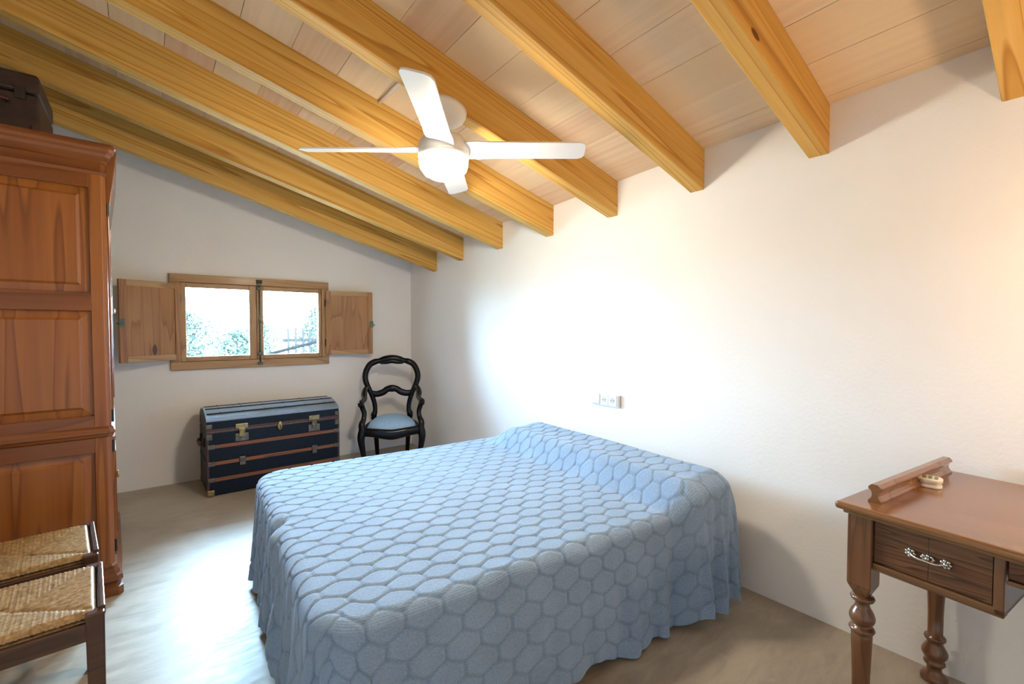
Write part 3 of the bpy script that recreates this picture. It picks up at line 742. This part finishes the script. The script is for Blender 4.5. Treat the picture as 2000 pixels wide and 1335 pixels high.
# hoop
hoop = [(-.200, .212, .645), (-.238, .207, .73), (-.258, .208, .80), (-.250, .214, .87), (-.215, .222, .935), (-.165, .228, .965), (-.12, .232, .975), (-.07, .236, .99), (0, .238, 1.0)]
hr_ = [.021, .023, .024, .024, .025, .026, .022, .028, .029]
pts = [(*p, r) for p, r in zip(hoop, hr_)]; pts += [(-p[0], p[1], p[2], p[3]) for p in reversed(pts[:-1])]
tb('back_hoop', pts, flat=1.0, n=5)
tb('hoop_crest', [(-.115, .226, .955, .012), (-.06, .232, .962, .020), (0, .234, .972, .022), (.06, .232, .962, .020), (.115, .226, .955, .012)])
tb('back_splat', [(-.195, .212, .652, .022), (-.15, .214, .640, .026), (-.09, .218, .655, .027), (-.045, .222, .685, .026), (0, .224, .692, .030), (.045, .222, .685, .026), (.09, .218, .655, .027), (.15, .214, .640, .026), (.195, .212, .652, .022)], flat=.55, up=(0, 1, 0))
# seat rails
tb('seat_rail', [(-.258, -.232, .355, .032), (-.15, -.262, .348, .034), (-.07, -.27, .335, .038), (0, -.272, .328, .040), (.07, -.27, .335, .038), (.15, -.262, .348, .034), (.258, -.232, .355, .032)], flat=.5, up=(0, 1, 0))
for s in (-1, 1): tb('seat_rail', [(s*.258, -.232, .355, .030), (s*.235, 0, .352, .030), (s*.172, .222, .355, .028)], flat=.5, up=(1, 0, 0))
tb('seat_rail', [(-.17, .222, .355, .028), (0, .232, .355, .028), (.17, .222, .355, .028)], flat=.5, up=(0, 1, 0))
# seat cushion
v = []; f = []; nr, nsg = 10, 40
for i in range(nr+1):
    r = i/nr
    for k in range(nsg):
        a = 2*PI*k/nsg; cx_, sy_ = math.cos(a), math.sin(a)
        n_ = 3.2; e = (abs(cx_)**n_+abs(sy_)**n_)**(-1/n_)
        y = sy_*e*.245*r-.015; wd = .245-.075*(sy_*e*r+1)/2-.0*r
        x = cx_*e*(.262-.045*(sy_*e*r+1))*r
        z = .385+.080*(1-r**2.6)**.8 if r < 1 else .362
        v.append((x, y, z))
for i in range(nr):
    for k in range(nsg): f.append((i*nsg+k, i*nsg+(k+1) % nsg, (i+1)*nsg+(k+1) % nsg, (i+1)*nsg+k))
v2 = [(p[0], p[1], .345) for p in v[-nsg:]]; o_ = len(v); v += v2
for k in range(nsg): f.append((nr*nsg+k, nr*nsg+(k+1) % nsg, o_+(k+1) % nsg, o_+k))
f.append(tuple(range(o_, o_+nsg)))
fixn(part('seat_cushion', (v, f), 'velvet', ch, smooth=True, label='pale blue upholstered seat'))

# ------------------------------------------------------------------ rush-seated chairs
def rush_seat(w, d, zr):
    n = 84; v = []; f = []
    for j in range(n+1):
        for i in range(n+1):
            a = -1+2*i/n; b = -1+2*j/n
            x = a*w/2; y = b*d/2
            if abs(a) > abs(b):   # strands run along x
                rg = abs(math.sin(PI*y/.0075)); e = abs(a)
            else:
                rg = abs(math.sin(PI*x/.0075)); e = abs(b)
            seam = min(1, abs(abs(a)-abs(b))*9)
            z = zr-0.018*(1-e)**1.0*0.8+.0035*rg-.004*(1-seam)-0.020*max(0, (e-.93)/.07)**2
            v.append((x, y, z))
    for j in range(n):
        for i in range(n): a = j*(n+1)+i; f.append((a, a+1, a+n+2, a+n+1))
    # underside
    return v, f
def rush_chair(loc, rz, label, first=None):
    t = thing('rush_chair', label, 'chair', loc, rz, 'rush-seated chairs beside the wardrobe')
    if first:
        for c in first.children:
            k = c.copy(); COL.objects.link(k); k.parent = t
        return t
    # local: front is +x; seat .41 wide in y, .40 deep in x
    w, d = .40, .40; zs = .452
    st = part('rush_seat', rush_seat(d-.016, w-.03, zs), 'rush', t, smooth=True, label='woven rush seat in four triangles')
    st2 = part('seat_underside', box(-d/2+.02, d/2-.02, -w/2+.02, w/2-.02, zs-.045, zs-.026), 'rush', t, bevel=.008)
    for sy in (-1, 1):
        part('leg', hexa([(d/2-.032, sy*(w/2-.018)-.019, 0), (d/2+.006, sy*(w/2-.018)-.019, 0), (d/2+.006, sy*(w/2-.018)+.019, 0), (d/2-.032, sy*(w/2-.018)+.019, 0)],
                         [(d/2-.036, sy*(w/2-.018)-.021, zs-.004), (d/2+.008, sy*(w/2-.018)-.021, zs-.004), (d/2+.008, sy*(w/2-.018)+.021, zs-.004), (d/2-.036, sy*(w/2-.018)+.021, zs-.004)]), 'rushwood', t, bevel=.004)
        part('back_post', hexa([(-d/2-.02, sy*(w/2-.03)-.016, 0), (-d/2+.018, sy*(w/2-.03)-.016, 0), (-d/2+.018, sy*(w/2-.03)+.016, 0), (-d/2-.02, sy*(w/2-.03)+.016, 0)],
                               [(-d/2-.10, sy*(w/2-.03)-.014, .92), (-d/2-.07, sy*(w/2-.03)-.014, .92), (-d/2-.07, sy*(w/2-.03)+.014, .92), (-d/2-.10, sy*(w/2-.03)+.014, .92)]), 'rushwood', t, bevel=.004)
        part('side_rail', box(-d/2+.01, d/2-.03, sy*(w/2-.012)-.009, sy*(w/2-.012)+.009, zs-.085, zs-.030), 'rushwood', t, bevel=.004)
        part('stretcher', box(-d/2+.01, d/2-.03, sy*(w/2-.018)-.008, sy*(w/2-.018)+.008, .20, .225), 'rushwood', t, bevel=.004)
    part('edge_strip', box(d/2-.004, d/2+.010, -w/2+.022, w/2-.022, zs-.026, zs+.004), 'rushwood', t, bevel=.003)
    part('front_rail', box(d/2-.028, d/2-.006, -w/2+.02, w/2-.02, zs-.085, zs-.03), 'rushwood', t, bevel=.004)
    part('front_stretcher', box(d/2-.025, d/2-.005, -w/2+.02, w/2-.02, .26, .285), 'rushwood', t, bevel=.004)
    for z in (.60, .72, .84):
        x = -d/2-.001-.083*(z/.92); part('back_slat', box(x-.008, x+.008, -w/2+.03, w/2-.03, z-.028, z+.028), 'rushwood', t, bevel=.004)
    return t
rc1 = rush_chair((-2.665, -2.735, 0), math.radians(4.2), 'nearer rush-seated dark wood chair in the lower left corner')
rc2 = rush_chair((-2.714, -2.255, 0), math.radians(6), 'farther rush-seated dark wood chair, between the other rush chair and the wardrobe', rc1)

# ------------------------------------------------------------------ desk (local x along its length, -y is the front)
dk = thing('writing_desk', 'walnut writing desk with turned legs against the white wall', 'desk', (-0.016, -4.387, 0), math.atan2(-.9917, -.1289))
DW, DD, DH = 1.14, .685, .780
part('top', box(-.012, DW+.012, -DD-.012, 0, DH-.022, DH), 'walnut_top', dk, bevel=.009, seg=4)
part('top_moulding', box(.004, DW-.004, -DD+.006, -.01, DH-.034, DH-.022), 'walnut', dk, bevel=.004)
def turned(x, y, front):
    z1 = DH-.034
    gs = []
    if front:
        gs.append(('block', merge(box(x-.031, x+.031, y-.031, y+.031, .535, z1), hexa([(x-.014, y-.014, .497), (x+.014, y-.014, .497), (x+.014, y+.014, .497), (x-.014, y+.014, .497)], [(x-.031, y-.031, .535), (x+.031, y-.031, .535), (x+.031, y+.031, .535), (x-.031, y+.031, .535)]))))
        pr = [(.016, .502), (.028, .500), (.031, .494), (.028, .487), (.019, .483), (.0175, .474), (.021, .464), (.028, .452), (.0325, .438), (.0325, .430), (.029, .420), (.021, .412), (.024, .408), (.030, .404), (.033, .398), (.030, .392), (.024, .389), (.0265, .384), (.0265, .37)]
    else:
        gs.append(('block', box(x-.030, x+.030, y-.030, y+.030, .60, z1)))
        pr = [(.029, .602), (.029, .45)]
    pr += [(.0225, .25), (.0215, .170), (.030, .166), (.032, .160), (.030, .154), (.023, .150), (.024, .138), (.033, .122), (.038, .110), (.038, .100), (.033, .090), (.024, .080), (.030, .074), (.032, .066), (.028, .060), (.021, .055), (.022, .035), (.036, .022), (.040, .012), (.038, 0)]
    b = part('leg', lathe(pr, (x, y, 0), 28), 'walnut_v', dk, smooth=True, bevel=0)
    part('leg_block', gs[0][1], 'walnut_v', b, bevel=.003)
for x in (.045, DW-.045):
    turned(x, -DD+.045, True); turned(x, -.045, False)
yf = -DD+.030            # front plane of the drawer fronts
part('side_apron', box(.024, .044, -DD+.08, -.08, .602, DH-.034), 'walnut', dk)
part('side_apron', box(DW-.044, DW-.024, -DD+.08, -.08, .602, DH-.034), 'walnut', dk)
part('back_apron', box(.075, DW-.075, -.05, -.03, .60, DH-.034), 'walnut', dk)
for x0, x1 in ((.076, .345), (DW-.345, DW-.076)):
    part('drawer_case', box(x0, x1, -DD+.045, -DD+.50, .602, .61), 'walnut', dk)
    part('bottom_rail', box(x0, x1, yf-.010, yf+.02, .597, .618), 'walnut', dk, bevel=.003)
    part('top_rail', box(x0, x1, yf-.008, yf+.02, .742, DH-.034), 'walnut', dk, bevel=.002)
    xm = x1 if x0 < .5 else x0+.02
    part('muntin', box(xm-.02, xm, yf-.010, yf+.45, .60, DH-.034), 'walnut_v', dk, bevel=.003)
    a, b = (x0, x1-.021) if x0 < .5 else (x0+.021, x1)
    dr = part('drawer', merge(box(a+.0015, (a+b)/2-.0002, yf-.002, yf+.018, .620, .741), box((a+b)/2+.0002, b-.0015, yf-.002, yf+.018, .620, .741)), 'drawer', dk, bevel=.001)
    # ornate pull
    c = Vector(((a+b)/2, yf-.002, .684)); gl = []
    def ball(x, z, r, y=.006): gl.append(lathe([(r*.3, -r*.9), (r*.8, -r*.6), (r, 0), (r*.8, r*.6), (r*.3, r*.9)], (c.x+x, c.y-y, c.z+z), 8))
    for s in (-1, 1):
        for k in range(7):
            an = 2*PI*k/7; ball(s*.037+.009*math.cos(an), .009*math.sin(an), .0042)
        ball(s*.037, 0, .006, .009)
    for k in range(8):
        an = 2*PI*k/8; ball(.012*math.cos(an), .007*math.sin(an), .0042)
    ball(0, 0, .006, .011)
    pl = part('drawer_pull', merge(*gl), 'silver', dr, smooth=True, label='ornate silvered drawer pull')
    part('pull_bar', tube(smoothpath([(c.x-.037, c.y-.010, c.z), (c.x-.02, c.y-.018, c.z-.005), (c.x, c.y-.020, c.z-.004), (c.x+.02, c.y-.018, c.z-.005), (c.x+.037, c.y-.010, c.z)], 4), [.0035]*17, 8), 'silver', pl, smooth=True)
cd = part('centre_drawer', box(.347, DW-.347, yf+.001, yf+.40, .695, .742), 'drawer', dk, bevel=.002)
part('drawer_lip', box(.347, DW-.347, yf-.008, yf+.012, .684, .694), 'walnut', cd, bevel=.002)
part('top_rail', box(.345, DW-.345, yf-.008, yf+.02, .742, DH-.034), 'walnut', dk)
# moulded gallery rail on the left end
pf = [(-.017, 0), (.017, 0), (.017, .006), (.012, .010), (.008, .018), (.0075, .026), (.010, .034), (.017, .040), (.017, .045), (.009, .054), (-.009, .054), (-.017, .045), (-.017, .040), (-.010, .034), (-.0075, .026), (-.008, .018), (-.012, .010), (-.017, .006)]
fixn(part('gallery_rail', extrude([(x+.060, z+DH) for x, z in pf], 1, -.615, -.035), 'walnut_top', dk, bevel=.001, label='moulded rail along the end of the desk top'))
fixn(part('gallery_rail', extrude([(x+DW-.060, z+DH) for x, z in pf], 1, -.615, -.035), 'walnut_top', dk, bevel=.001))

# lamp standing at the far end of the desk
ux, uy = Vector((-.9917, .1289, 0)), Vector((-.1289, -.9917, 0))
def on_desk(u, v): return Vector((-.016, -4.387, 0))+ux*u+uy*v
loc = on_desk(.36, .86)
dl = thing('desk_lamp', 'brass table lamp with a round opal bulb at the far end of the desk', 'lamp', (loc.x, loc.y, DH))
part('lamp_base', lathe([(.075, 0), (.075, .012), (.05, .022), (.02, .035), (.012, .05)], (0, 0, 0), 28), 'brass', dl, smooth=True)
part('lamp_stem', lathe([(.008, .045), (.012, .12), (.008, .2), (.012, .50), (.022, .58), (.022, .61)], (0, 0, 0), 16), 'brass', dl, smooth=True)
part('lamp_bulb', lathe([(.022, .608), (.045, .63), (.062, .665), (.065, .69), (.055, .725), (.03, .747), (.004, .753)], (0, 0, 0), 28), 'bulb', dl, smooth=True)

# small ceramic dish on the desk
ux, uy = Vector((-.9917, .1289, 0)), Vector((-.1289, -.9917, 0))
def on_desk(u, v): return Vector((-.016, -4.387, 0))+ux*u+uy*v
loc = on_desk(.285, .090); 
tk = thing('trinket_box', 'small ivory ceramic box with a green pierced top on the desk', 'trinket box', (loc.x, loc.y, DH+.0005), dk.rotation_euler[2]+.25)
sc_ = []
nn = 32
def scal(r, z):
    out = []
    for k in range(nn):
        a = 2*PI*k/nn; e = (abs(math.cos(a))**5+abs(math.sin(a))**5)**(-.2); q = r*e*(1-.10*max(0, math.cos(4*a+PI))**3)
        out.append((q*math.cos(a), q*math.sin(a), z))
    return out
rings = [scal(.029, .0), scal(.030, .002), scal(.0295, .006), scal(.0275, .009), scal(.0275, .016), scal(.031, .019), scal(.0315, .026), scal(.028, .029), scal(.022, .029)]
v = [p for r in rings for p in r]; f = []
for i in range(len(rings)-1):
    for k in range(nn): f.append((i*nn+k, i*nn+(k+1) % nn, (i+1)*nn+(k+1) % nn, (i+1)*nn+k))
f.append(tuple(range(nn))[::-1]); f.append(tuple(range((len(rings)-1)*nn, len(rings)*nn)))
part('box_body', (v, f), 'ivory', tk, smooth=False)
for i in range(3):
    for j in range(3):
        part('pierced_inlay', lathe([(.0058, .0288), (.0058, .0296)], (-.0145+.0145*i, -.0145+.0145*j, 0), 10), 'green', tk)

# ------------------------------------------------------------------ ceiling fan with lamp
HX, HY = -1.222, -2.850; HZ = 2.125
fan = thing('ceiling_fan', 'white four-bladed ceiling fan with a lit globe', 'ceiling fan', (HX, HY, 0), 0)
zc_ = beam_z[4]-SL*HX      # underside of the beam that carries it
tilt = math.atan(SL)
part('canopy', xf(lathe([(.098, .016), (.098, -.004), (.092, -.022), (.072, -.046), (.040, -.060), (.020, -.064)], (0, 0, 0), 32), (0.012, 0, zc_-.017), (0, tilt, 0)), 'white', fan, smooth=True)
part('rod', tube([(0, 0, HZ+.06), (0.012, 0, zc_-.06)], .011, 12), 'white', fan, smooth=True)
part('motor', lathe([(.02, HZ+.085), (.055, HZ+.080), (.100, HZ+.060), (.117, HZ+.035), (.120, HZ+.005), (.116, HZ-.020), (.108, HZ-.024)], (0, 0, 0), 40), 'white', fan, smooth=True)
part('light_ring', lathe([(.117, HZ-.008), (.119, HZ-.012), (.119, HZ-.026), (.114, HZ-.030), (.108, HZ-.030)], (0, 0, 0), 40, cap=False), 'white', fan, smooth=True)
globe = part('globe', lathe([(.113, HZ-.026), (.115, HZ-.050), (.108, HZ-.078), (.090, HZ-.102), (.06, HZ-.118), (.03, HZ-.125), (.005, HZ-.127)], (0, 0, 0), 40), 'globe', fan, smooth=True, label='lit opal glass globe')
bl, bwid, pit = .665, .122, math.radians(14)
for k, ang in enumerate((52, 142, 232, 322)):
    # blade outline in local coordinates: along +x
    out = [(.105, -.062), (.16, -.066), (.22, -bwid/2), (bl-.03, -bwid/2), (bl-.008, -bwid/2+.010), (bl, -bwid/2+.03), (bl, bwid/2-.03), (bl-.008, bwid/2-.010), (bl-.03, bwid/2), (.22, bwid/2), (.16, .066), (.105, .062)]
    b = fixn(part('blade', extrude(out, 2, -.004, .004), 'white', fan, bevel=.002))
    b.location = (0, 0, HZ+.012); b.rotation_mode = 'XYZ'
    b.rotation_euler = (Matrix.Rotation(math.radians(ang), 3, 'Z') @ Matrix.Rotation(-pit, 3, 'X')).to_euler()
    part('blade_arm', box(.09, .19, -.022, .022, .003, .012), 'white', b, bevel=.002)
# surface conduit across the bay
a = Vector((-1.312, -2.275, zceil(-1.312, -2.275)-.009)); b = Vector((-1.295, -2.806, zceil(-1.295, -2.806)-.009))
cdt = part('cable_conduit', tube([a, b], .0085, 10), 'white', smooth=True)
tag(cdt, 'thin white cable conduit on the ceiling behind the fan blade', 'conduit')
part('conduit_clip', tube([a+(b-a)*.04, a+(b-a)*.07], .012, 10), 'white', cdt)

# ------------------------------------------------------------------ socket plate on the bed wall
sk = thing('socket_plate', 'white triple wall plate with two power sockets above the bed', 'power socket', (0.0, -2.815, .841), 0)
part('plate', box(-.010, 0, -.118, .118, -.041, .041), 'plastic', sk, bevel=.003)
part('switch_rocker', box(-.0155, -.009, .050, .112, -.033, .033), 'plastic', sk, bevel=.003)
part('joint', box(-.0104, -.006, .0455, .0475, -.038, .038), 'plastic_grey', sk)
for y in (.010, -.058):
    s = part('socket_insert', box(-.013, -.008, y-.031, y+.031, -.034, .034), 'plastic', sk, bevel=.003)
    part('socket_cup', lathe([(.020, -.0131), (.020, -.0136), (.017, -.0136), (.016, -.0132)], (0, y, 0), 24, axis=0), 'plastic_grey', s)
    for dy in (-.0095, .0095): part('pin_hole', lathe([(.003, -.0134), (.003, -.0142)], (0, y+dy, 0), 10, axis=0), 'dark', s)
part('end_strip', box(-.014, -.004, -.118, -.098, -.036, .036), 'beige', sk, bevel=.002, label='beige strip at the end of the plate')
